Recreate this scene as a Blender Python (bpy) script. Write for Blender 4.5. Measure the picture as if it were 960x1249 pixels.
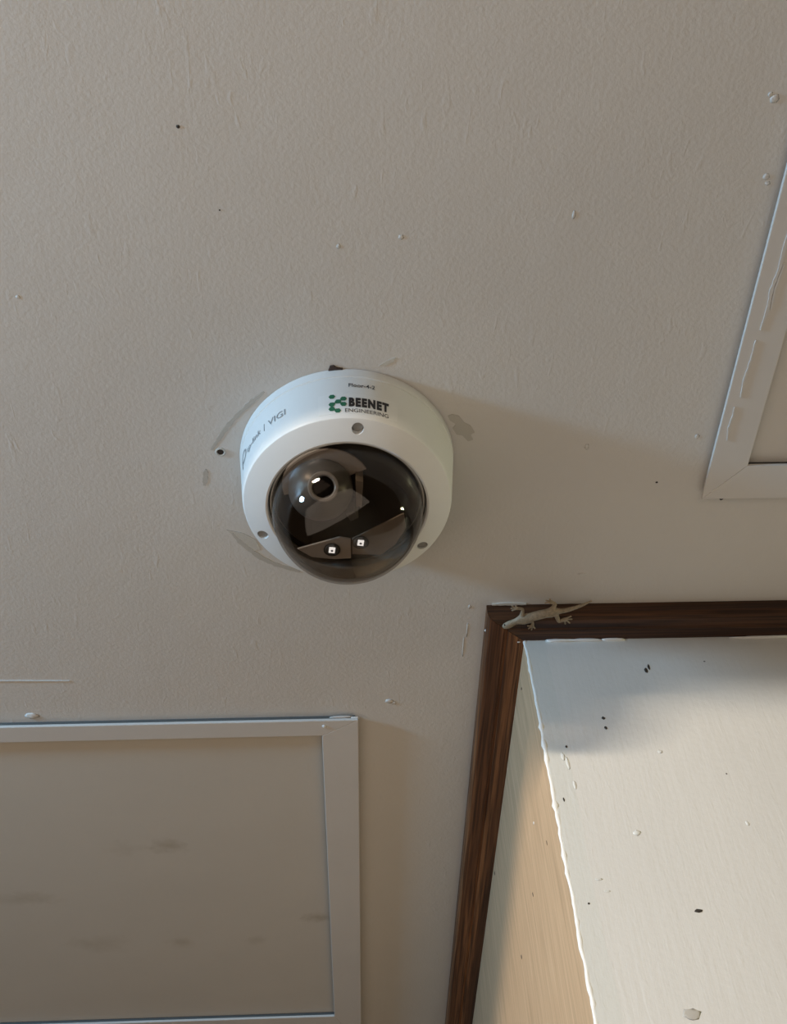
import bpy, bmesh, math, random
from mathutils import Vector, Matrix

for o in list(bpy.data.objects):
    bpy.data.objects.remove(o, do_unlink=True)
SC = bpy.context.scene
COL = SC.collection
CZ = 2.5                      # ceiling height
R = math.radians

# ------------------------------------------------------------------ camera
cd = bpy.data.cameras.new('camera')
cam = bpy.data.objects.new('camera', cd)
COL.objects.link(cam)
right = Vector((0.99912814, -0.0150147, -0.03895538))
up = Vector((0.01314418, -0.77250574, 0.63487173))
fwd = Vector((0.03962566, 0.63483024, 0.77163487))
mat3 = Matrix((right, up, -fwd)).transposed()
cam.matrix_world = Matrix.Translation((0, 0, CZ - 0.48594)) @ mat3.to_4x4()
cd.sensor_fit = 'HORIZONTAL'
cd.sensor_width = 36.0
cd.lens = 36.0 * 1281.14 / 960.0
cd.clip_start = 0.01
SC.camera = cam

# ------------------------------------------------------------------ world, lights, exposure
w = bpy.data.worlds.new('room_ambience')
SC.world = w
w.use_nodes = True
bg = w.node_tree.nodes['Background']
bg.inputs[0].default_value = (1.0, 0.66, 0.40, 1)
bg.inputs[1].default_value = 0.025


def area(name, loc, target, sx, sy, power, color, shape='RECTANGLE'):
    ld = bpy.data.lights.new(name, 'AREA')
    ld.shape = shape
    ld.size, ld.size_y = sx, sy
    ld.energy = power
    ld.color = color
    o = bpy.data.objects.new(name, ld)
    COL.objects.link(o)
    o.location = loc
    d = Vector(target) - Vector(loc)
    o.rotation_euler = d.to_track_quat('-Z', 'Y').to_euler()
    return o


DX, DY = -0.0023, 0.3605      # axis of the dome camera on the ceiling
# warm lamp high in the raised part of the room, behind to the left: its light slips under the edge of the low ceiling
area('warm_lamp', (DX - 1.34, DY - 1.484, CZ + 0.105), (0.1, 0.5, CZ - 0.04), 0.34, 0.055, 44, (1.0, 0.85, 0.66))
# cool lamp further round to the left, below ceiling level
area('cool_lamp', (DX - 1.08, DY - 0.40, CZ - 0.15), (0.0, 0.4, CZ - 0.05), 0.13, 0.13, 12.6, (0.36, 0.68, 1.0), 'DISK')
# small far lamp to the right
area('far_lamp', (DX + 2.6, DY + 0.02, CZ - 0.06), (0.0, 0.36, CZ - 0.06), 0.12, 0.12, 13.5, (1.0, 1.0, 0.62), 'DISK')
# large unseen fill light, added behind to the left to brighten the ceiling
area('fill_panel', (-0.50, -0.36, CZ - 0.76), (-0.48, -0.33, CZ), 2.3, 1.1, 8.9, (1.0, 0.83, 0.68))
SC.view_settings.view_transform = 'Standard'
SC.view_settings.look = 'None'
SC.view_settings.exposure = 0.0
SC.view_settings.gamma = 1.0
SC.view_settings.use_curve_mapping = False


# ------------------------------------------------------------------ helpers
def link(o, parent=None):
    COL.objects.link(o)
    if parent:
        o.parent = parent
    return o


def mesh_obj(name, verts, faces, mat, parent=None, smooth=False):
    me = bpy.data.meshes.new(name)
    me.from_pydata([tuple(v) for v in verts], [], faces)
    me.validate()
    me.update()
    if mat:
        me.materials.append(mat)
    if smooth:
        for p in me.polygons:
            p.use_smooth = True
    return link(bpy.data.objects.new(name, me), parent)


def bm_obj(name, bm, mat, parent=None, smooth=False, angle=None):
    me = bpy.data.meshes.new(name)
    bmesh.ops.recalc_face_normals(bm, faces=bm.faces[:])
    bm.to_mesh(me)
    bm.free()
    if mat:
        me.materials.append(mat)
    if smooth:
        for p in me.polygons:
            p.use_smooth = True
        if angle is not None:
            me.set_sharp_from_angle(angle=R(angle))
    return link(bpy.data.objects.new(name, me), parent)


def empty(name, loc):
    o = bpy.data.objects.new(name, None)
    o.empty_display_size = 0.02
    COL.objects.link(o)
    o.location = loc
    return o


def tag(o, label, cat=None, kind=None, group=None):
    o['label'] = label
    if cat:
        o['category'] = cat
    if kind:
        o['kind'] = kind
    if group:
        o['group'] = group
    return o


def prism(bm, pts, z0, z1, bevel=0.0):
    lo = [bm.verts.new((x, y, z0)) for x, y in pts]
    hi = [bm.verts.new((x, y, z1)) for x, y in pts]
    n = len(pts)
    fs = [bm.faces.new(lo[::-1]), bm.faces.new(hi)]
    for i in range(n):
        fs.append(bm.faces.new((lo[i], lo[(i + 1) % n], hi[(i + 1) % n], hi[i])))
    if bevel:
        es = {e for f in fs for e in f.edges}
        bmesh.ops.bevel(bm, geom=list(es), offset=bevel, segments=2, affect='EDGES', profile=0.5)


def lathe(bm, prof, n=96, close=False, cx=0, cy=0):
    rings = []
    for r, z in prof:
        if r < 1e-6:
            rings.append([bm.verts.new((cx, cy, z))])
        else:
            rings.append([bm.verts.new((cx + r * math.cos(2 * math.pi * i / n), cy + r * math.sin(2 * math.pi * i / n), z)) for i in range(n)])
    pairs = list(zip(rings, rings[1:]))
    if close:
        pairs.append((rings[-1], rings[0]))
    for a, b in pairs:
        for i in range(n):
            j = (i + 1) % n
            if len(a) == 1 and len(b) == 1:
                continue
            if len(a) == 1:
                bm.faces.new((a[0], b[i], b[j]))
            elif len(b) == 1:
                bm.faces.new((a[i], b[0], a[j]))
            else:
                bm.faces.new((a[i], b[i], b[j], a[j]))


# ------------------------------------------------------------------ materials
class NT:
    def __init__(self, name):
        self.m = bpy.data.materials.new(name)
        self.m.use_nodes = True
        self.t = self.m.node_tree
        self.b = self.t.nodes['Principled BSDF']
        self.out = self.t.nodes['Material Output']

    def n(self, typ, **kw):
        nd = self.t.nodes.new(typ)
        for k, v in kw.items():
            if isinstance(k, str) and hasattr(nd, k):
                setattr(nd, k, v)
        return nd

    def l(self, a, b):
        self.t.links.new(a, b)

    def coord(self, scale=(1, 1, 1), rot=(0, 0, 0)):
        tc = self.n('ShaderNodeTexCoord')
        mp = self.n('ShaderNodeMapping')
        mp.inputs['Scale'].default_value = scale
        mp.inputs['Rotation'].default_value = rot
        self.l(tc.outputs['Object'], mp.inputs['Vector'])
        return mp.outputs['Vector']

    def noise(self, vec, scale, detail=3, rough=0.55, dist=0.0):
        nd = self.n('ShaderNodeTexNoise')
        nd.inputs['Scale'].default_value = scale
        nd.inputs['Detail'].default_value = detail
        nd.inputs['Roughness'].default_value = rough
        nd.inputs['Distortion'].default_value = dist
        self.l(vec, nd.inputs['Vector'])
        return nd.outputs['Fac']

    def ramp(self, fac, stops):
        nd = self.n('ShaderNodeValToRGB')
        e = nd.color_ramp.elements
        e[0].position, e[0].color = stops[0][0], (*stops[0][1], 1)
        e[1].position, e[1].color = stops[-1][0], (*stops[-1][1], 1)
        for p, c in stops[1:-1]:
            x = e.new(p)
            x.color = (*c, 1)
        self.l(fac, nd.inputs['Fac'])
        return nd.outputs['Color']

    def math(self, op, a, b=None, clamp=False):
        nd = self.n('ShaderNodeMath')
        nd.operation = op
        nd.use_clamp = clamp
        for i, v in enumerate((a, b)):
            if v is None:
                continue
            if isinstance(v, (int, float)):
                nd.inputs[i].default_value = v
            else:
                self.l(v, nd.inputs[i])
        return nd.outputs[0]

    def mix(self, fac, a, b, mode='MIX'):
        nd = self.n('ShaderNodeMix')
        nd.data_type = 'RGBA'
        nd.blend_type = mode
        for s, v in ((nd.inputs[0], fac), (nd.inputs[6], a), (nd.inputs[7], b)):
            if isinstance(v, (int, float)):
                s.default_value = v
            elif isinstance(v, tuple):
                s.default_value = (*v, 1)
            else:
                self.l(v, s)
        return nd.outputs[2]

    def bump(self, height, strength, dist, chain=None):
        nd = self.n('ShaderNodeBump')
        nd.inputs['Strength'].default_value = strength
        nd.inputs['Distance'].default_value = dist
        self.l(height, nd.inputs['Height'])
        if chain is not None:
            self.l(chain, nd.inputs['Normal'])
        return nd.outputs['Normal']

    def col(self, c):
        if isinstance(c, tuple):
            self.b.inputs['Base Color'].default_value = (*c, 1)
        else:
            self.l(c, self.b.inputs['Base Color'])

    def set(self, rough=0.5, metal=0.0, spec=0.5, normal=None):
        self.b.inputs['Roughness'].default_value = rough
        self.b.inputs['Metallic'].default_value = metal
        self.b.inputs['Specular IOR Level'].default_value = spec
        if normal is not None:
            self.l(normal, self.b.inputs['Normal'])
        return self.m


def plain(name, color, rough=0.5, metal=0.0, spec=0.5):
    t = NT(name)
    v = t.coord()
    f = t.noise(v, 180, 3)
    c = t.mix(t.math('MULTIPLY', f, 0.25), color, tuple(x * 0.82 for x in color))
    t.col(c)
    return t.set(rough, metal, spec)


def paint_ceiling(name, base, stains=None, bump=1.0):
    t = NT(name)
    v = t.coord()
    big = t.noise(v, 7, 4, 0.6)
    c = t.ramp(big, [(0.3, tuple(x * 0.95 for x in base)), (0.7, base)])
    fine = t.noise(v, 240, 3, 0.6)
    c = t.mix(t.math('MULTIPLY', fine, 0.10), c, tuple(x * 0.75 for x in base))
    if stains:
        pos = t.n('ShaderNodeTexCoord').outputs['Object']
        warp = t.noise(t.coord((70, 75, 60)), 1, 4, 0.65)
        for (x, y, rx, ry, amt) in stains:
            mp = t.n('ShaderNodeMapping')
            mp.inputs['Location'].default_value = (-x / rx, -y / ry, 0)
            mp.inputs['Scale'].default_value = (1 / rx, 1 / ry, 0)
            t.l(pos, mp.inputs['Vector'])
            ln = t.n('ShaderNodeVectorMath')
            ln.operation = 'LENGTH'
            t.l(mp.outputs[0], ln.inputs[0])
            d = t.math('ADD', ln.outputs['Value'], t.math('MULTIPLY', t.math('SUBTRACT', warp, 0.5), 1.8))
            k = t.math('MULTIPLY', t.math('SUBTRACT', 1.0, d, True), amt)
            c = t.mix(k, c, (0.26, 0.21, 0.14))
    t.col(c)
    # brushed / orange peel relief with longer wrinkles
    peel = t.noise(v, 420, 4, 0.6)
    wr = t.noise(t.coord((1.0, 0.32, 1.0)), 210, 2, 0.5, 0.6)
    wr2 = t.ramp(wr, [(0.60, (0, 0, 0)), (0.74, (1, 1, 1))])
    mask = t.ramp(t.noise(v, 22, 2), [(0.46, (0, 0, 0)), (0.62, (1, 1, 1))])
    n1 = t.bump(peel, 0.42 * bump, 0.0005)
    n2 = t.bump(t.math('MULTIPLY', wr2, mask), 0.22 * bump, 0.0005, n1)
    n3 = t.bump(t.noise(v, 30, 2), 0.12 * bump, 0.003, n2)
    return t.set(0.55, 0, 0.35, n3)


M_CEIL = paint_ceiling('ceiling_paint', (0.60, 0.575, 0.535))
M_PANEL = paint_ceiling('panel_paint', (0.56, 0.525, 0.465),
                        [(-0.1502, 0.7407, 0.016, 0.012, 0.45), (-0.278, 0.813, 0.035, 0.012, 0.28), (-0.229, 0.8896, 0.03, 0.018, 0.22),
                         (-0.034, 0.8546, 0.016, 0.010, 0.5), (-0.157, 0.8909, 0.014, 0.01, 0.3), (-0.185, 0.742, 0.02, 0.012, 0.2),
                         (-0.09, 0.89, 0.012, 0.01, 0.25)], 0.4)
M_BATTEN = paint_ceiling('batten_paint', (0.60, 0.575, 0.54), None, 0.35)
M_SCAR = paint_ceiling('old_paint', (0.46, 0.435, 0.39), None, 0.6)
M_SCAR2 = paint_ceiling('bare_plaster', (0.53, 0.505, 0.45), None, 0.8)
M_WHITE = plain('white_paint_lump', (0.72, 0.71, 0.68), 0.4)
M_DARK = plain('dark_debris', (0.035, 0.028, 0.022), 0.7)
M_GAP = plain('dark_backing', (0.10, 0.10, 0.095), 0.7)
M_BROWN = plain('brown_chip', (0.05, 0.03, 0.022), 0.7)


def wall_paint(name, base, corner=None):
    t = NT(name)
    v = t.coord()
    big = t.noise(t.coord((1, 1, 0.35)), 14, 4, 0.6)
    c = t.ramp(big, [(0.3, tuple(x * 0.94 for x in base)), (0.7, base)])
    br = t.noise(t.coord((1, 1, 0.06)), 380, 3, 0.6)
    c = t.mix(t.math('MULTIPLY', br, 0.16), c, tuple(x * 0.72 for x in base))
    if corner:
        sx = t.n('ShaderNodeSeparateXYZ')
        t.l(t.n('ShaderNodeTexCoord').outputs['Object'], sx.inputs[0])
        wob = t.math('MULTIPLY', t.math('SUBTRACT', t.noise(t.coord((30, 30, 9)), 1, 3), 0.5), 0.006)
        e = t.math('ADD', sx.outputs['X'], wob)
        k = t.math('MULTIPLY', t.math('SUBTRACT', 0.1255, e), 900, True)
        c = t.mix(t.math('MULTIPLY', k, 0.18), c, corner)
    t.col(c)
    n1 = t.bump(br, 0.22, 0.0006)
    n2 = t.bump(t.noise(v, 260, 3), 0.25, 0.0006, n1)
    cr = t.ramp(t.noise(t.coord((1, 1, 0.2)), 260, 3, 0.5, 0.8), [(0.58, (0, 0, 0)), (0.7, (1, 1, 1))])
    n3 = t.bump(cr, 0.08, 0.0006, n2)
    return t.set(0.5, 0, 0.4, n3)


M_COLF = wall_paint('pillar_front_paint', (0.655, 0.64, 0.605), (0.50, 0.55, 0.51))
M_RIDGE = wall_paint('pillar_corner_paint', (0.80, 0.79, 0.75))


def tan_board():
    t = NT('pillar_side_board')
    g = t.noise(t.coord((1, 26, 1.6)), 9, 4, 0.6)
    c = t.ramp(g, [(0.25, (0.42, 0.28, 0.165)), (0.55, (0.56, 0.375, 0.225)), (0.75, (0.64, 0.45, 0.285))])
    t.col(c)
    n1 = t.bump(t.noise(t.coord((1, 1, 0.05)), 420, 3), 0.2, 0.0006)
    n2 = t.bump(t.noise(t.coord(), 200, 3), 0.2, 0.0006, n1)
    return t.set(0.55, 0, 0.35, n2)


M_COLS = tan_board()


def wood(name, axis, k):
    t = NT(name)
    s = (3.0, 110, 110) if axis == 'x' else (110, 3.0, 110)
    g = t.noise(t.coord(s), 1, 4, 0.6, 0.35)
    c = t.ramp(g, [(p_, tuple(v_ * k for v_ in c_)) for p_, c_ in [(0.25, (0.030, 0.011, 0.005)), (0.45, (0.085, 0.034, 0.014)), (0.60, (0.15, 0.065, 0.027)), (0.8, (0.26, 0.125, 0.05))]])
    s2 = (14, 700, 700) if axis == 'x' else (700, 14, 700)
    f = t.noise(t.coord(s2), 1, 2)
    c = t.mix(t.ramp(f, [(0.42, (0, 0, 0)), (0.62, (0.75, 0.75, 0.75))]), c, (0.018 * k, 0.007 * k, 0.004 * k))
    t.col(c)
    n = t.bump(g, 0.25, 0.0006)
    return t.set(0.5, 0, 0.35, n)


M_WOODX = wood('stained_wood_crosswise', 'x', 0.6)
M_WOODY = wood('stained_wood_lengthwise', 'y', 1.8)
M_FLOOR = plain('floor_vinyl', (0.32, 0.28, 0.23), 0.6)
M_PLASTIC = plain('white_plastic', (0.70, 0.70, 0.68), 0.38, 0, 0.4)
M_STICK = plain('sticker_film', (0.73, 0.73, 0.71), 0.28, 0, 0.5)
M_RUBBER = plain('black_rubber', (0.015, 0.015, 0.015), 0.5)
M_FLANGE = plain('pale_flange', (0.52, 0.50, 0.46), 0.3)
M_BALL = plain('dark_grey_plastic', (0.17, 0.165, 0.16), 0.33, 0, 0.5)
M_CUP = plain('black_plastic', (0.05, 0.042, 0.034), 0.5)
M_PLATE = plain('grey_plate', (0.62, 0.57, 0.52), 0.5)
M_PLATE2 = plain('brown_grey_plate', (0.34, 0.30, 0.26), 0.5)
M_LENS = plain('lens_glass', (0.006, 0.006, 0.007), 0.08, 0, 0.6)
M_RING = plain('lens_ring_plastic', (0.42, 0.41, 0.40), 0.3, 0, 0.5)
M_CHROME = plain('reflector_metal', (0.75, 0.78, 0.82), 0.12, 1.0)
M_SCREW = plain('screw_metal', (0.26, 0.25, 0.235), 0.5, 0.0)
M_INK = plain('black_ink', (0.012, 0.011, 0.013), 0.5)
M_GINK = plain('grey_ink', (0.25, 0.27, 0.28), 0.45)
M_GREEN = plain('green_ink', (0.012, 0.13, 0.065), 0.5)
M_LED = plain('led_chip', (0.9, 0.9, 0.9), 0.4)
_lb = M_LED.node_tree.nodes['Principled BSDF']
_lb.inputs['Emission Color'].default_value = (0.95, 0.97, 1.0, 1)
_lb.inputs['Emission Strength'].default_value = 1.6
M_LEDC = plain('led_die', (0.10, 0.10, 0.11), 0.4)
M_GECKO = None


def dome_glass():
    t = NT('smoked_dome')
    t.t.nodes.remove(t.b)
    tr = t.n('ShaderNodeBsdfTransparent')
    tr.inputs[0].default_value = (0.70, 0.67, 0.64, 1)
    gl = t.n('ShaderNodeBsdfGlossy')
    gl.inputs['Roughness'].default_value = 0.03
    lw = t.n('ShaderNodeLayerWeight')
    f = t.math('ADD', t.math('MULTIPLY', t.math('POWER', lw.outputs['Facing'], 4.0), 0.55), 0.032)
    mx = t.n('ShaderNodeMixShader')
    t.l(f, mx.inputs[0])
    t.l(tr.outputs[0], mx.inputs[1])
    t.l(gl.outputs[0], mx.inputs[2])
    t.l(mx.outputs[0], t.out.inputs['Surface'])
    return t.m


M_DOME = dome_glass()


def gecko_skin():
    t = NT('gecko_skin')
    v = t.coord()
    f = t.noise(v, 420, 3, 0.6)
    c = t.ramp(f, [(0.3, (0.19, 0.15, 0.10)), (0.6, (0.31, 0.25, 0.175))])
    t.col(c)
    n = t.bump(t.noise(v, 1500, 2), 0.3, 0.0002)
    return t.set(0.55, 0, 0.3, n)


M_GECKO = gecko_skin()

# ------------------------------------------------------------------ the setting
rnd = random.Random(7)
bm = bmesh.new()
EDGE = -0.10                  # where the low ceiling ends and the raised one begins
prism(bm, [(-3, EDGE), (3, EDGE), (3, 3), (-3, 3)], CZ, CZ + 0.55)
ceiling = bm_obj('ceiling', bm, M_CEIL)
tag(ceiling, 'off-white painted ceiling with fine wrinkled brush texture', 'ceiling', 'structure')
bm = bmesh.new()
prism(bm, [(-3, -3), (3, -3), (3, EDGE - 0.0005), (-3, EDGE - 0.0005)], CZ + 0.45, CZ + 0.55)
tag(bm_obj('ceiling_raised', bm, M_CEIL), 'raised part of the ceiling behind the viewer', 'ceiling', 'structure')
bm = bmesh.new()
prism(bm, [(-3, -3), (3, -3), (3, 3), (-3, 3)], -0.1, 0.0)
tag(bm_obj('floor', bm, M_FLOOR), 'plain brown-grey floor of the room', 'floor', 'structure')

# boxed pillar: front face towards the viewer, side face to the left
PX, PY = 0.1117, 0.5009
PX1, PY1 = 0.66, 1.7


def pillar():
    bm = bmesh.new()
    b = 0.0012
    pts = [(PX, PY + b), (PX + b, PY), (PX1, PY), (PX1, PY1), (PX, PY1)]
    prism(bm, pts, 0.0, CZ)
    o = bm_obj('wall_right', bm, M_COLF)
    o.data.materials.append(M_COLS)
    for p in o.data.polygons:
        if p.normal.x < -0.9:
            p.material_index = 1
    return tag(o, 'boxed pillar with white front face and tan left side', 'pillar', 'structure')


wall = pillar()


def corner_ridge():
    # lumpy bead of thick paint down the vertical corner
    bm = bmesh.new()
    n, prev = 10, None
    r = random.Random(3)
    zs = []
    z = CZ - 0.009
    while z > CZ - 0.9:
        zs.append(z)
        z -= 0.0035
    wob = 0
    for z in zs:
        wob = wob * 0.7 + r.uniform(-1, 1) * 0.00035
        rad = 0.0008 + abs(r.gauss(0, 0.00026)) + (0.0004 if r.random() < 0.10 else 0)
        ring = [bm.verts.new((PX + 0.0007 + wob + rad * 1.15 * math.cos(a), PY + 0.0007 + rad * 0.8 * math.sin(a), z)) for a in [2 * math.pi * i / n for i in range(n)]]
        if prev:
            for i in range(n):
                bm.faces.new((prev[i], prev[(i + 1) % n], ring[(i + 1) % n], ring[i]))
        else:
            bm.faces.new(ring)
        prev = ring
    bm.faces.new(prev[::-1])
    o = bm_obj('paint_ridge', bm, M_RIDGE, wall, smooth=True)
    o['label'] = 'thick white bead of paint down the corner'


corner_ridge()


def lump(name, loc, size, mat, parent, seed, flat=0.35, normal='z'):
    r = random.Random(seed)
    bm = bmesh.new()
    bmesh.ops.create_icosphere(bm, subdivisions=2, radius=1)
    for v in bm.verts:
        k = 1 + r.uniform(-0.22, 0.22)
        x, y, z = v.co * k
        if normal == 'z':
            v.co = Vector((x * size[0], y * size[1], z * flat * min(size)))
        elif normal == 'y':
            v.co = Vector((x * size[0], z * flat * min(size), y * size[1]))
        else:
            v.co = Vector((z * flat * min(size), x * size[0], y * size[1]))
    o = bm_obj(name, bm, mat, parent, smooth=True)
    o.location = loc
    return o


# fly specks and paint lumps on the pillar
for i, (x, z, sx, sz) in enumerate([(0.1861, -0.0395, 0.0011, 0.0022), (0.1885, -0.0368, 0.0007, 0.0024), (0.1513, -0.0772, 0.0010, 0.0011), (0.1513, -0.0847, 0.0009, 0.0012),
                                    (0.1251, -0.0981, 0.0007, 0.0008), (0.1760, -0.2044, 0.0022, 0.0010), (0.120, -0.1986, 0.0006, 0.0006), (0.2256, -0.0328, 0.0006, 0.0005),
                                    (0.1175, -0.135, 0.0005, 0.0014), (0.215, -0.12, 0.0004, 0.0005)]):
    lump('fly_speck', (x, PY - 0.0001, CZ + z), (sx, sz), M_DARK, wall, 20 + i, 0.3, 'y')
for i, (x, z, sx, sz) in enumerate([(0.1801, -0.1032, 0.0013, 0.0012), (0.1544, -0.1576, 0.0022, 0.0016), (0.128, -0.185, 0.0022, 0.0006), (0.131, -0.192, 0.0016, 0.0006),
                                    (0.2172, -0.1531, 0.001, 0.0016), (0.1240, -0.11, 0.0010, 0.004), (0.1255, -0.125, 0.0009, 0.003), (0.122, -0.105, 0.001, 0.003)]):
    lump('paint_lump', (x, PY - 0.0001, CZ + z), (sx, sz), M_COLF, wall, 40 + i, 0.22, 'y')
lump('bare_patch', (0.1587, PY, CZ - 0.257), (0.0045, 0.0028), M_SCAR, wall, 61, 0.1, 'y')
for i, (y, z, sy, sz) in enumerate([(0.5686, -0.1043, 0.0010, 0.0010), (0.5392, -0.1375, 0.0005, 0.0016), (0.7646, -0.0186, 0.001, 0.0018), (0.6092, -0.1292, 0.0008, 0.0014), (0.6877, -0.1292, 0.0010, 0.0016), (0.535, -0.0231, 0.0010, 0.0009)]):
    lump('fly_speck', (PX - 0.0001, y, CZ + z), (sy, sz), M_WHITE if i == 0 else M_DARK, wall, 70 + i, 0.3, 'x')


# ---- stained wood moulding round the pillar head
def moulding(name, run, mat, label):
    """run 'x': along the front; run 'y': along the side. o = distance in from the outer edge."""
    ox, oy, ix, iy = 0.0866, 0.4792, PX, PY
    prof = [(0.0, 0.0), (0.0, -0.0075), (0.06, -0.0105), (0.16, -0.0118), (0.44, -0.0120), (0.47, -0.0110), (0.52, -0.0110), (0.56, -0.0122), (0.94, -0.0122), (1.0, -0.0115), (1.0, 0.0)]
    verts = []
    for s in (0, 1):
        for o, z in prof:
            x = ox + (ix - ox) * o
            y = oy + (iy - oy) * o
            if run == 'x':
                verts.append((x + 0.00015 if s == 0 else PX1, y, CZ + z))
            else:
                verts.append((x, y + 0.00025 if s == 0 else PY1, CZ + z))
    n = len(prof)
    faces = [(i, (i + 1) % n, n + (i + 1) % n, n + i) for i in range(n)]
    faces += [tuple(range(n))[::-1], tuple(range(n, 2 * n))]
    bm = bmesh.new()
    vs = [bm.verts.new(v) for v in verts]
    for f in faces:
        bm.faces.new([vs[i] for i in f])
    return tag(bm_obj(name, bm, mat), label, 'moulding', 'structure')


trim3 = moulding('trim_3', 'x', M_WOODX, 'dark stained wood moulding along the pillar front, under the gecko')
trim4 = moulding('trim_4', 'y', M_WOODY, 'brown stained wood moulding running back along the pillar side')
# smear of white paint over the lower edge of the moulding
for i, (x, sx) in enumerate([(0.135, 0.010), (0.152, 0.012), (0.17, 0.008), (0.27, 0.02)]):
    lump('paint_smear', (x, PY - 0.0006, CZ - 0.0128), (sx, 0.0014), M_WHITE, trim3, 90 + i, 0.7)
lump('paint_fleck', (0.0868, 0.4965, CZ - 0.006), (0.0009, 0.0009), M_WHITE, trim4, 95, 0.8)
lump('paint_fleck', (0.1080, 0.5015, CZ - 0.0120), (0.0012, 0.0007), M_WHITE, trim4, 96, 0.6)


# ---- battens framing flat panels on the ceiling
def batten(parent, pts, inset, first):
    bm = bmesh.new()
    prism(bm, pts, CZ - 0.0062, CZ - 0.0040, 0.0004)
    o = bm_obj('batten', bm, M_BATTEN, parent)
    cx = sum(p[0] for p in pts) / len(pts)
    cy = sum(p[1] for p in pts) / len(pts)
    bm = bmesh.new()
    prism(bm, inset, CZ - 0.0040, CZ)
    bm_obj('backing_strip', bm, M_GAP, o)
    return o


def frame(name, x0, x1, y0, y1, wx0, wx1, wy0, wy1, label, sides, panel_mat):
    e = empty(name, ((x0 + x1) / 2, (y0 + y1) / 2, CZ))
    tag(e, label, 'ceiling frame', 'structure')
    xi0, xi1, yi0, yi1 = x0 + wx0, x1 - wx1, y0 + wy0, y1 - wy1
    g = 0.0002
    quads = {'near': [(x0, y0), (x1, y0), (xi1, yi0), (xi0, yi0)], 'right': [(x1, y0 + g), (x1, y1 - g), (xi1, yi1 - g), (xi1, yi0 + g)],
             'far': [(x1, y1), (x0, y1), (xi0, yi1), (xi1, yi1)], 'left': [(x0, y1 - g), (x0, y0 + g), (xi0, yi0 + g), (xi0, yi1 - g)]}
    b = 0.0022
    ins = {'near': [(x0 + b, y0 + b), (x1 - b, y0 + b), (xi1 + b, yi0 - b), (xi0 - b, yi0 - b)],
           'right': [(x1 - b, y0 + b + g), (x1 - b, y1 - b - g), (xi1 + b, yi1 + b - g), (xi1 + b, yi0 - b + g)],
           'far': [(x1 - b, y1 - b), (x0 + b, y1 - b), (xi0 - b, yi1 + b), (xi1 + b, yi1 + b)],
           'left': [(x0 + b, y1 - b - g), (x0 + b, y0 + b + g), (xi0 - b, yi0 - b + g), (xi0 - b, yi1 + b - g)]}
    for s in sides:
        batten(e, quads[s], ins[s], s)
    bm = bmesh.new()
    prism(bm, [(xi0 - 0.001, yi0 - 0.001), (xi1 + 0.001, yi0 - 0.001), (xi1 + 0.001, yi1 + 0.001), (xi0 - 0.001, yi1 + 0.001)], CZ - 0.0012, CZ)
    bm_obj('panel', bm, panel_mat, e)
    for ch in e.children:
        ch.location = -e.location
    return e


f1 = frame('trim_1', -0.75, 0.0026, 0.5845, 1.09, 0.026, 0.0260, 0.0165, 0.060,
           'beige panel framed by pale battens, below and left of the dome camera', ('near', 'right', 'far', 'left'), M_PANEL)
f2 = frame('trim_2', 0.2080, 0.75, -0.45, 0.3880, 0.0222, 0.026, 0.026, 0.0245,
           'mitred pale batten frame with plain panel, right of the dome camera', ('near', 'right', 'far', 'left'), M_BATTEN)
# lumps where the batten ends were filled and painted over
for i, (x, y, z, s, m) in enumerate([(-0.0215, 0.5905, -0.0063, (0.0016, 0.0016), M_WHITE), (-0.0100, 0.5845, -0.0030, (0.009, 0.0012), M_BATTEN), (0.0006, 0.585, -0.0035, (0.003, 0.0012), M_WHITE)]):
    o = lump('filler_lump', (x, y, CZ + z), s, m, f1, 110 + i, 0.6)
    o.location -= f1.location
# ---- scars, lumps and specks on the ceiling
def ribbon(name, pts, w0, mat, seed, z=0.00025, par=None, top=0.0):
    r = random.Random(seed)
    P = []
    for a, b in zip(pts, pts[1:]):
        for k in range(5):
            P.append(Vector((a[0] + (b[0] - a[0]) * k / 5, a[1] + (b[1] - a[1]) * k / 5)))
    P.append(Vector(pts[-1]))
    L, Rr = [], []
    n = len(P)
    for i, p in enumerate(P):
        d = (P[min(i + 1, n - 1)] - P[max(i - 1, 0)]).normalized()
        nr = Vector((-d.y, d.x))
        w_ = w0 * (0.65 + 0.5 * r.random()) * (math.sin(math.pi * (0.06 + 0.88 * i / (n - 1))) ** 0.5)
        L.append(p + nr * w_)
        Rr.append(p - nr * w_ * (0.7 + 0.3 * r.random()))
    bm = bmesh.new()
    prism(bm, [tuple(v) for v in (L + Rr[::-1])], CZ - z, CZ - top)
    bmesh.ops.triangulate(bm, faces=bm.faces[:])
    return bm_obj(name, bm, mat, ceiling if par is None else par)


def patch(name, pts, mat, z=0.0003):
    bm = bmesh.new()
    prism(bm, pts, CZ - z, CZ)
    bmesh.ops.triangulate(bm, faces=bm.faces[:])
    return bm_obj(name, bm, mat, ceiling)


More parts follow.
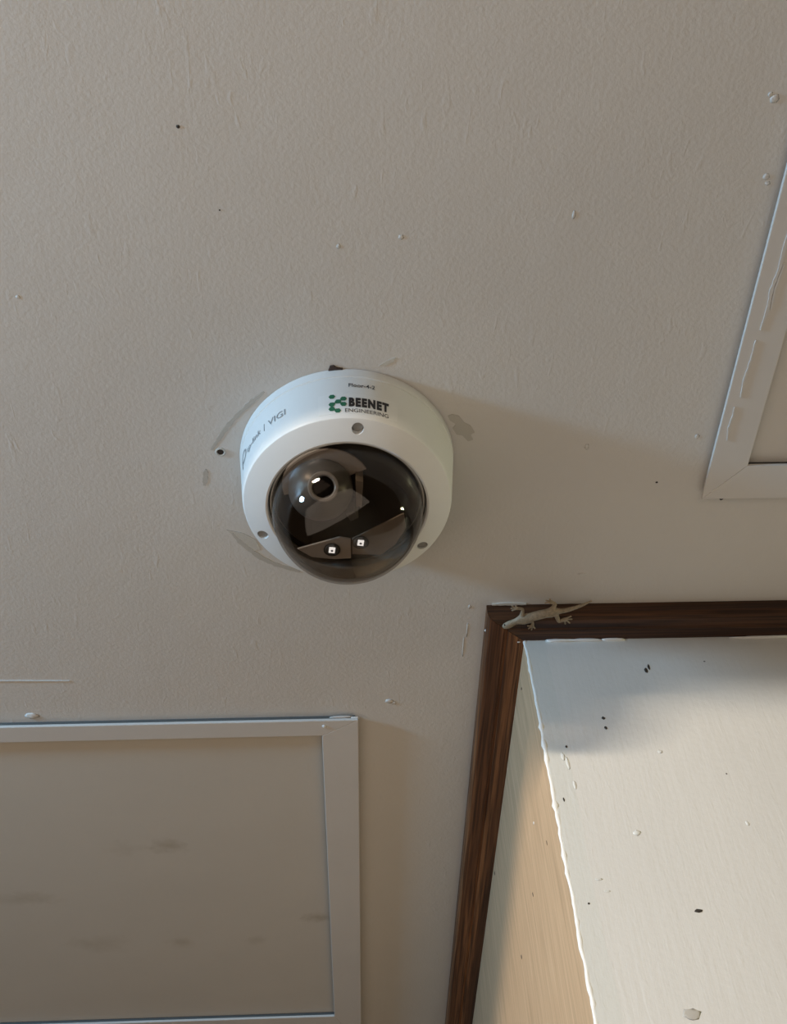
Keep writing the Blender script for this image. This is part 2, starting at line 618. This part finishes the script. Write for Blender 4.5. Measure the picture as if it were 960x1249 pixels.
ribbon('paint_scar', [(-0.0792, 0.3523), (-0.0747, 0.3452), (-0.0689, 0.3363), (-0.0618, 0.3276), (-0.0536, 0.3196), (-0.047, 0.3138)], 0.0016, M_SCAR, 1)
ribbon('paint_scar', [(-0.0857, 0.3778), (-0.0845, 0.372), (-0.0835, 0.366)], 0.0017, M_SCAR, 2)
ribbon('paint_scar', [(-0.0726, 0.4145), (-0.0687, 0.4211), (-0.0641, 0.4265), (-0.0566, 0.4348), (-0.0479, 0.4404), (-0.0399, 0.444), (-0.0329, 0.447)], 0.0018, M_SCAR, 3)
patch('bare_patch', [(-0.0758, 0.4118), (-0.0662, 0.4146), (-0.0586, 0.42), (-0.0562, 0.428), (-0.0603, 0.4293), (-0.0649, 0.4239), (-0.0704, 0.4185)], M_SCAR2, 0.0002)
patch('bare_patch', [(0.0542, 0.3306), (0.0569, 0.3295), (0.0606, 0.3307), (0.0636, 0.3351), (0.0675, 0.3374), (0.0701, 0.342), (0.0679, 0.3436), (0.0695, 0.3471), (0.0667, 0.3482), (0.0632, 0.3441), (0.0599, 0.3435), (0.0574, 0.339), (0.0591, 0.3362), (0.0557, 0.3339)], M_SCAR)
patch('paint_scar', [(0.0155, 0.2978), (0.019, 0.2953), (0.0225, 0.2933), (0.0247, 0.2928), (0.0234, 0.2953), (0.019, 0.2978)], M_SCAR2)
patch('cut_hole_edge', [(-0.0118, 0.3006), (-0.0107, 0.2974), (-0.0087, 0.2970), (-0.0070, 0.2984), (-0.0039, 0.2989), (-0.0039, 0.3015)], M_BROWN, 0.0015)
lump('old_screw_hole', (-0.0741, 0.3538, CZ), (0.0021, 0.0021), M_DARK, ceiling, 130, 0.12)
bm = bmesh.new()
lathe(bm, [(0.0019, -0.0004), (0.0024, -0.0009), (0.0030, -0.0004), (0.0030, 0.0), (0.0019, 0.0)], 20, True)
o = bm_obj('hole_rim', bm, M_SCAR2, ceiling, smooth=True)
o.location = (-0.0741, 0.3538, CZ)
for i, (x, y, sx, sy) in enumerate([(-0.0771, 0.1700, 0.0008, 0.0008), (0.2227, 0.3926, 0.0013, 0.0011), (0.1809, 0.3795, 0.0007, 0.0007), (-0.0617, 0.21, 0.0004, 0.0004)]):
    lump('fly_speck', (x, y, CZ - 0.0002), (sx, sy), M_DARK, ceiling, 140 + i, 0.4)
for i, (x, y, sx, sy) in enumerate([(0.0247, 0.5719, 0.0032, 0.0022), (0.028, 0.5740, 0.0016, 0.0016), (-0.2252, 0.5800, 0.0045, 0.0030), (0.1965, 0.1568, 0.0022, 0.0020), (0.194, 0.155, 0.0012, 0.0012),
                                    (0.2016, 0.1935, 0.0016, 0.0016), (0.2030, 0.197, 0.0013, 0.001), (-0.0048, 0.2288, 0.0010, 0.0012), (0.026, 0.2241, 0.0014, 0.0012), (0.1106, 0.2128, 0.0009, 0.0022),
                                    (-0.1671, 0.2558, 0.0011, 0.0010), (0.1985, 0.3464, 0.0013, 0.0016), (0.1458, 0.4528, 0.0026, 0.0009), (0.0754, 0.5016, 0.0005, 0.007), (0.0737, 0.5189, 0.0005, 0.009), (0.0757, 0.4803, 0.0010, 0.0016),
                                    (0.1357, 0.3531, 0.0012, 0.002)]):
    lump('paint_lump', (x, y, CZ - 0.0001), (sx, sy), M_CEIL, ceiling, 150 + i, 0.3)
for k_, (pts_, w_) in enumerate([([(0.2138, 0.345), (0.2128, 0.336), (0.2135, 0.328), (0.2130, 0.322)], 0.0006), ([(0.2150, 0.316), (0.2143, 0.305), (0.2152, 0.292), (0.2150, 0.280)], 0.0007),
                              ([(0.2160, 0.274), (0.2168, 0.262), (0.2160, 0.250), (0.2172, 0.238), (0.2168, 0.224), (0.2180, 0.205)], 0.0010), ([(0.2185, 0.262), (0.2178, 0.250), (0.2190, 0.236)], 0.0006)]):
    rb = ribbon('paint_ridge', pts_, w_, M_BATTEN, 30 + k_, 0.0068, f2, 0.0060)
    rb.location = -f2.location
ribbon('paint_seam', [(0.0900, 0.4780), (0.0985, 0.4776), (0.1125, 0.4779)], 0.0011, M_SCAR2, 6, 0.0012)
ribbon('paint_seam', [(-0.275, 0.5415), (-0.2392, 0.5427), (-0.1928, 0.5441)], 0.0005, M_CEIL, 5, 0.0006)

# ------------------------------------------------------------------ dome camera
camr = empty('security_camera', (DX, DY, CZ))
tag(camr, 'white dome security camera with smoked bubble, screwed to the ceiling', 'security camera')
HZ = -0.0450                  # dome centre below the ceiling
RB, RC, RH = 0.0612, 0.0566, 0.0433


def side_r(z):
    return RB + (RC + 0.0004 - RB) * (-z / 0.0395)


def housing():
    bm = bmesh.new()
    prof = [(0.0, -0.002), (0.0, 0.0), (RB - 0.0010, 0.0), (RB, -0.0008), (side_r(-0.0066), -0.0066), (side_r(-0.0066) - 0.0007, -0.0070), (side_r(-0.0076) - 0.0007, -0.0076), (side_r(-0.008), -0.0080),
            (side_r(-0.0375), -0.0375), (RC + 0.0001, -0.0394), (RC - 0.0003, -0.0401), (RC - 0.0010, -0.0405), (RH + 0.0010, -0.0439), (RH, -0.0436), (RH - 0.0004, -0.0428), (RH - 0.0004, -0.0360), (0.0415, -0.0345), (0.0, -0.0345)]
    lathe(bm, prof[1:-1] + [prof[-1]], 128)
    # close the axis hole between first and last profile points
    o = bm_obj('housing', bm, M_PLASTIC, camr, smooth=True, angle=28)
    # three screw wells in the sloping face
    bmc = bmesh.new()
    for a in ANG:
        x, y = 0.0512 * math.sin(a), -0.0512 * math.cos(a)
        lathe(bmc, [(0, -0.0350), (0.0031, -0.0350), (0.0031, -0.0480), (0, -0.0480)], 28, False, x, y)
    bmesh.ops.recalc_face_normals(bmc, faces=bmc.faces[:])
    me = bpy.data.meshes.new('cutter')
    bmc.to_mesh(me)
    bmc.free()
    cut = bpy.data.objects.new('cutter', me)
    COL.objects.link(cut)
    cut.location = camr.location
    md = o.modifiers.new('wells', 'BOOLEAN')
    md.operation = 'DIFFERENCE'
    md.object = cut
    md.solver = 'EXACT'
    bpy.context.view_layer.update()
    dg = bpy.context.evaluated_depsgraph_get()
    nm = bpy.data.meshes.new_from_object(o.evaluated_get(dg))
    o.modifiers.clear()
    o.data = nm
    nm.set_sharp_from_angle(angle=R(28))
    bpy.data.objects.remove(cut, do_unlink=True)
    return o


ANG = [R(6.6), R(-113.0), R(125.5)]
hous = housing()
for a in ANG:
    x, y = 0.0512 * math.sin(a), -0.0512 * math.cos(a)
    bm = bmesh.new()
    lathe(bm, [(0, -0.0352), (0.00295, -0.0352), (0.00295, -0.0396), (0.0027, -0.0400), (0, -0.0401)], 24, False, x, y)
    bm_obj('screw', bm, M_SCREW, camr, smooth=True, angle=35)

# rubber gasket ring and smoked bubble
bm = bmesh.new()
lathe(bm, [(0.0412, -0.0348), (0.0428, -0.0348), (0.0428, -0.0400), (0.0412, -0.0400)], 96, True)
bm_obj('gasket', bm, M_RUBBER, camr, smooth=True, angle=30)
bm = bmesh.new()
lathe(bm, [(0.04125, -0.0401), (0.0422, -0.0401), (0.0421, -0.0408), (0.04125, -0.0414)], 96, True)
bm_obj('dome_flange', bm, M_FLANGE, camr, smooth=True, angle=30)
bm = bmesh.new()
pr = []
RD, TH = 0.0411, 0.0012
pr.append((RD, -0.0385))
for i in range(25):
    a = R(90 * i / 24)
    pr.append((RD * math.cos(a), HZ + 0.0005 - RD * math.sin(a)))
pr2 = []
for i in range(25):
    a = R(90 - 90 * i / 24)
    pr2.append(((RD - TH) * math.cos(a), HZ + 0.0005 - (RD - TH) * math.sin(a)))
pr2.append((RD - TH, -0.0385))
pr[-1] = (0.0, pr[-1][1])
pr2[0] = (0.0, pr2[0][1])
lathe(bm, pr, 96)
lathe(bm, pr2, 96)
dome = bm_obj('dome', bm, M_DOME, camr, smooth=True)
dome['label'] = 'smoked translucent bubble'

# inside: black cup, eyeball module with lens, bracket plates, infrared LEDs
bm = bmesh.new()
lathe(bm, [(0.0, -0.0362), (0.0395, -0.0362), (0.0395, -0.0375), (0.0385, -0.0385), (0.0, -0.0385)], 64)
bm_obj('inner_tray', bm, M_CUP, camr, smooth=True, angle=30)

BC = Vector((-0.0140, -0.0160, -0.0470))
BRAD = 0.0172
vdir = Vector((0.11, -0.66, -0.74)).normalized()
rot = vdir.to_track_quat('Z', 'Y').to_matrix().to_4x4()


def local_lathe(name, prof, mat, parent, center, n=48, rotm=rot, ang=30):
    bm = bmesh.new()
    lathe(bm, prof, n)
    for v in bm.verts:
        v.co = (rotm @ v.co) + center
    return bm_obj(name, bm, mat, parent, smooth=True, angle=ang)


prof = [(0.0, -BRAD)]
for i in range(1, 26):
    a = R(-90 + 150 * i / 25)
    prof.append((BRAD * math.cos(a), BRAD * math.sin(a)))
prof += [(0.0082, 0.0152), (0.0, 0.0152)]
ball = local_lathe('lens_module', prof, M_BALL, camr, BC)
local_lathe('lens_ring', [(0.0058, 0.0150), (0.0058, 0.0162), (0.0064, 0.0168), (0.0076, 0.0168), (0.0081, 0.0160), (0.0081, 0.0148)], M_RING, ball, BC)
local_lathe('lens', [(0.0058, 0.0148), (0.0054, 0.0155), (0.0036, 0.0161), (0.0, 0.0163)], M_LENS, ball, BC)


def plate(name, pts, z, th, mat, parent, bevel=0.0003):
    bm = bmesh.new()
    prism(bm, pts, z - th, z, bevel)
    return bm_obj(name, bm, mat, parent)


# bezel wings around the module
def sector(r0, r1, a0, a1, c, n=14):
    pts = [(c[0] + r1 * math.sin(R(a0 + (a1 - a0) * i / n)), c[1] - r1 * math.cos(R(a0 + (a1 - a0) * i / n))) for i in range(n + 1)]
    pts += [(c[0] + r0 * math.sin(R(a1 + (a0 - a1) * i / n)), c[1] - r0 * math.cos(R(a1 + (a0 - a1) * i / n))) for i in range(n + 1)]
    return pts


plate('module_bezel', sector(0.0130, 0.0238, -106, 64, (-0.0110, -0.0150)), -0.0415, 0.0012, M_PLATE, camr)
# LED board
plate('led_board', [(-0.0278, 0.0200), (-0.0045, 0.0120), (0.0015, 0.0135), (0.0015, 0.0275), (-0.0080, 0.0280), (-0.0200, 0.0262)], -0.0530, 0.0012, M_PLATE, camr)
plate('led_board', [(0.0022, 0.0135), (0.0300, -0.0040), (0.0315, 0.0060), (0.0260, 0.0180), (0.0180, 0.0255), (0.0022, 0.0245)], -0.0528, 0.0012, M_PLATE2, camr)
for i, (x, y) in enumerate([(-0.0088, 0.0204), (0.0069, 0.0154)]):
    c = Vector((x, y, -0.0543))
    I4 = Matrix.Identity(4)
    well = local_lathe('led_reflector', [(0.0044, 0.0), (0.0046, -0.0006), (0.0041, -0.0006), (0.0032, 0.0), (0.0, 0.0002)], M_CUP, camr, c, 32, I4)
    bm = bmesh.new()
    # bright crescent of the reflector cup
    n = 12
    pts = [(0.0040 * math.cos(R(-70 + 130 * k / n)), 0.0040 * math.sin(R(-70 + 130 * k / n))) for k in range(n + 1)] + [(0.0032 * math.cos(R(60 - 130 * k / n)), 0.0032 * math.sin(R(60 - 130 * k / n))) for k in range(n + 1)]
    prism(bm, [(px + x, py + y) for px, py in pts], -0.0553, -0.0548)
    bm_obj('reflector_edge', bm, M_CHROME, well)
    bm = bmesh.new()
    s, t_ = 0.00165, R(8)
    q = [(x + s * (ux * math.cos(t_) - uy * math.sin(t_)), y + s * (ux * math.sin(t_) + uy * math.cos(t_))) for ux, uy in ((-1, -1), (1, -1), (1, 1), (-1, 1))]
    prism(bm, q, -0.0556, -0.0546)
    chip = bm_obj('led_chip', bm, M_LED, well)
    bm = bmesh.new()
    prism(bm, [(x + 0.0007 * math.cos(R(60 * k)), y + 0.0007 * math.sin(R(60 * k))) for k in range(6)], -0.0558, -0.0555)
    bm_obj('led_die', bm, M_LEDC, chip)
# ribbon cable and joint between module and tray
bm = bmesh.new()
prism(bm, [(-0.0010, -0.0060), (0.0035, -0.0075), (0.0060, -0.0030), (0.0015, -0.0005)], -0.0560, -0.0400, 0.0005)
bm_obj('pivot_joint', bm, M_BALL, camr)
bm = bmesh.new()
prism(bm, [(0.0045, -0.0240), (0.0085, -0.0225), (0.0075, -0.0050), (0.0045, -0.0060)], -0.0500, -0.0390, 0.0004)
bm_obj('bracket_arm', bm, M_PLATE2, camr)


# ---- printing on the side of the housing
def on_side(u_deg, z, off=0.00012):
    r = side_r(z) + off
    a = R(u_deg)
    return Vector((r * math.sin(a), -r * math.cos(a), z))


def text_part(name, body, a0, a1, z0, z1, mat, parent, bold=0.0, off=0.00025, slant=0.0, spacing=1.0):
    cu = bpy.data.curves.new(name, 'FONT')
    cu.body = body
    cu.size = 1.0
    cu.offset = bold
    cu.space_character = spacing
    cu.resolution_u = 3
    to = bpy.data.objects.new(name + '_curve', cu)
    COL.objects.link(to)
    bpy.context.view_layer.update()
    me = bpy.data.meshes.new_from_object(to.evaluated_get(bpy.context.evaluated_depsgraph_get()))
    bpy.data.objects.remove(to, do_unlink=True)
    bm = bmesh.new()
    bm.from_mesh(me)
    xs = [v.co.x for v in bm.verts]
    ys = [v.co.y for v in bm.verts]
    x0, x1, y0, y1 = min(xs), max(xs), min(ys), max(ys)
    for v in bm.verts:
        fx = (v.co.x - x0) / (x1 - x0)
        fy = (v.co.y - y0) / (y1 - y0)
        v.co = on_side(a0 + (a1 - a0) * fx, z0 + (z1 - z0) * fy + slant * fx, off)
    bmesh.ops.solidify
    o = bm_obj(name, bm, mat, parent)
    bpy.data.meshes.remove(me)
    return o


def side_patch(name, a0, a1, z0, z1, mat, parent, off):
    bm = bmesh.new()
    n = 24
    vs = []
    for k, o_ in ((0, 0.0), (1, off)):
        for z in (z0, z1):
            vs.append([bm.verts.new(on_side(a0 + (a1 - a0) * i / n, z, o_)) for i in range(n + 1)])
    lo0, hi0, lo1, hi1 = vs
    for i in range(n):
        bm.faces.new((lo1[i], lo1[i + 1], hi1[i + 1], hi1[i]))
        bm.faces.new((lo0[i], lo1[i], lo1[i + 1], lo0[i + 1]) if False else (lo0[i], lo0[i + 1], lo1[i + 1], lo1[i]))
        bm.faces.new((hi0[i], hi1[i], hi1[i + 1], hi0[i + 1]))
    for i in (0, n):
        bm.faces.new((lo0[i], lo1[i], hi1[i], hi0[i]))
    return bm_obj(name, bm, mat, parent)


stick = side_patch('sticker', -14.3, 27.6, -0.0372, -0.0215, M_STICK, camr, 0.00012)
stick['label'] = 'white sticker with green hexagons and black lettering'
text_part('lettering', 'BEENET', 1.4, 22.4, -0.0320, -0.0247, M_INK, stick, 0.07, 0.00025, 0.0, 1.26)
text_part('lettering', 'ENGINEERING', -0.5, 22.3, -0.0364, -0.0335, M_INK, stick, 0.0)
text_part('lettering', 'Floor-4-2', 1.4, 14.9, -0.0160, -0.0130, M_INK, camr, 0.012)
text_part('lettering', 'VIGI', -44.9, -33.0, -0.0258, -0.0211, M_GINK, camr, 0.0)
text_part('lettering', 'tp-link', -66.0, -51.0, -0.0268, -0.0208, M_GINK, camr, 0.0)
side_patch('lettering_bar', -48.3, -47.9, -0.0262, -0.0206, M_GINK, camr, 0.0002)

# green hexagons joined into a cluster
hexes = [(-7.15, -0.0236), (-4.05, -0.0278), (-1.28, -0.0257), (-1.28, -0.0300), (-7.22, -0.0298), (-7.25, -0.0334), (-4.25, -0.0350)]
for a, z in hexes:
    bm = bmesh.new()
    ra, rz = 1.75, 0.00185
    prismv = [bm.verts.new(on_side(a + ra * math.cos(R(60 * k)), z + rz * math.sin(R(60 * k)) * 1.0, 0.0003)) for k in range(6)]
    bm.faces.new(prismv)
    bm_obj('hexagon', bm, M_GREEN, stick)
for (a, z), (b, y) in (((-7.22, -0.0298), (-4.05, -0.0278)), ((-4.05, -0.0278), (-1.28, -0.0257)), ((-4.05, -0.0278), (-1.28, -0.0300)), ((-7.22, -0.0298), (-7.25, -0.0334)), ((-7.25, -0.0334), (-4.25, -0.0350))):
    bm = bmesh.new()
    d = Vector(((b - a) * 0.00102, y - z)).normalized()
    px, pz = -d.y * 0.0005 / 0.00102, d.x * 0.0005
    vs = [bm.verts.new(on_side(*p, 0.00028)) for p in ((a + px, z + pz), (a - px, z - pz), (b - px, y - pz), (b + px, y + pz))]
    bm.faces.new(vs)
    bm_obj('hexagon_link', bm, M_GREEN, stick)


# maker's round emblem: a loop with a tail, left end of the side
def stroke(name, pts, wd, mat, parent):
    bm = bmesh.new()
    L, Q = [], []
    n = len(pts)
    for i, (a, z) in enumerate(pts):
        p0, p1 = pts[max(i - 1, 0)], pts[min(i + 1, n - 1)]
        d = Vector(((p1[0] - p0[0]) * 0.00103, p1[1] - p0[1])).normalized()
        L.append(bm.verts.new(on_side(a - d.y * wd / 0.00103, z + d.x * wd, 0.0002)))
        Q.append(bm.verts.new(on_side(a + d.y * wd / 0.00103, z - d.x * wd, 0.0002)))
    for i in range(n - 1):
        bm.faces.new((L[i], Q[i], Q[i + 1], L[i + 1]))
    return bm_obj(name, bm, mat, parent)


ea, ez = -71.8, -0.0208
stroke('emblem', [(ea + 3.6 * math.cos(R(t)), ez + 0.0037 * math.sin(R(t))) for t in range(-150, 181, 15)] + [(ea - 3.6, ez - 0.0015), (ea - 3.6, ez - 0.0070)], 0.0006, M_GINK, camr)
stroke('emblem', [(ea - 2.0, ez - 0.0040), (ea - 0.6, ez - 0.0040), (ea + 0.3, ez - 0.0030)], 0.0004, M_GINK, camr)


# ------------------------------------------------------------------ gecko on the moulding
def gecko():
    zt = CZ - 0.0122           # underside of the moulding
    root = Vector((0.1200, 0.4745, zt))
    V, E, RR = [], [], []

    def add(x, y, dz, r, prev):
        V.append(Vector((x, y, zt - dz)) - root)
        RR.append(r * 1.12)
        i = len(V) - 1
        if prev is not None:
            E.append((prev, i))
        return i
    sp = [(0.0958, 0.4857, 0.0016, 0.0014), (0.0985, 0.4843, 0.0022, 0.0025), (0.1010, 0.4823, 0.0023, 0.0024), (0.1038, 0.4804, 0.0021, 0.0018), (0.1073, 0.4788, 0.0023, 0.0026), (0.1124, 0.4768, 0.0026, 0.0031),
          (0.1174, 0.4748, 0.0026, 0.0031), (0.1231, 0.4734, 0.0024, 0.0028), (0.1277, 0.4724, 0.0022, 0.0023), (0.1320, 0.4722, 0.0018, 0.0017), (0.1360, 0.4716, 0.0015, 0.0015), (0.1421, 0.4694, 0.0012, 0.0012), (0.1470, 0.4668, 0.0010, 0.0009), (0.1514, 0.4640, 0.0009, 0.0005)]
    idx = []
    p = None
    for s in sp:
        p = add(*s, p)
        idx.append(p)

    def leg(start, joints, toes, r0=0.0013):
        q = start
        for k, (x, y) in enumerate(joints):
            q = add(x, y, 0.0013, r0 * (1 - 0.17 * k), q)
        for x, y in toes:
            hx, hy = joints[-1]
            m = add((hx + x) / 2, (hy + y) / 2, 0.0009, 0.00052, q)
            add(x, y, 0.0007, 0.00055, m)
    leg(idx[4], [(0.1078, 0.4740), (0.1078, 0.4698), (0.1035, 0.4696)], [(0.1003, 0.4674), (0.0998, 0.4698), (0.1008, 0.4720), (0.1030, 0.4668)])
    leg(idx[4], [(0.1112, 0.4818), (0.1153, 0.4813), (0.1154, 0.4855)], [(0.1130, 0.4888), (0.1152, 0.4900), (0.1176, 0.4886), (0.1120, 0.4858)])
    leg(idx[8], [(0.1298, 0.4760), (0.1322, 0.4822), (0.1356, 0.4798)], [(0.1398, 0.4842), (0.1410, 0.4805), (0.1368, 0.4850), (0.1400, 0.4775)], 0.0015)
    leg(idx[8], [(0.1270, 0.4695), (0.1282, 0.4658), (0.1250, 0.4644)], [(0.1216, 0.4630), (0.1240, 0.4615), (0.1212, 0.4656)], 0.0015)
    me = bpy.data.meshes.new('gecko')
    me.from_pydata(V, E, [])
    o = bpy.data.objects.new('gecko', me)
    COL.objects.link(o)
    o.location = root
    sk = o.modifiers.new('skin', 'SKIN')
    sk.use_smooth_shade = True
    for i, r in enumerate(RR):
        me.skin_vertices[0].data[i].radius = (r, r)
        me.skin_vertices[0].data[i].use_root = (i == idx[6])
    sub = o.modifiers.new('sub', 'SUBSURF')
    sub.levels = 2
    sub.render_levels = 2
    bpy.context.view_layer.update()
    nm = bpy.data.meshes.new_from_object(o.evaluated_get(bpy.context.evaluated_depsgraph_get()))
    o.modifiers.clear()
    zmin = max(v.co.z for v in nm.vertices)
    for v in nm.vertices:                       # flatten against the wood
        v.co.z = min(v.co.z, 0.0) * 0.8 - 0.0001
    o.data = nm
    nm.materials.clear()
    nm.materials.append(M_GECKO)
    for pl in nm.polygons:
        pl.use_smooth = True
    tag(o, 'small pale gecko clinging to the dark wood moulding', 'gecko')
    for dx, dy in ((-0.0012, -0.0017), (0.0010, 0.0016)):
        e = lump('eye', (0.0982 + dx - root.x, 0.4844 + dy - root.y, -0.0026), (0.0006, 0.0006), M_DARK, o, 5, 0.9)
    return o


gecko()
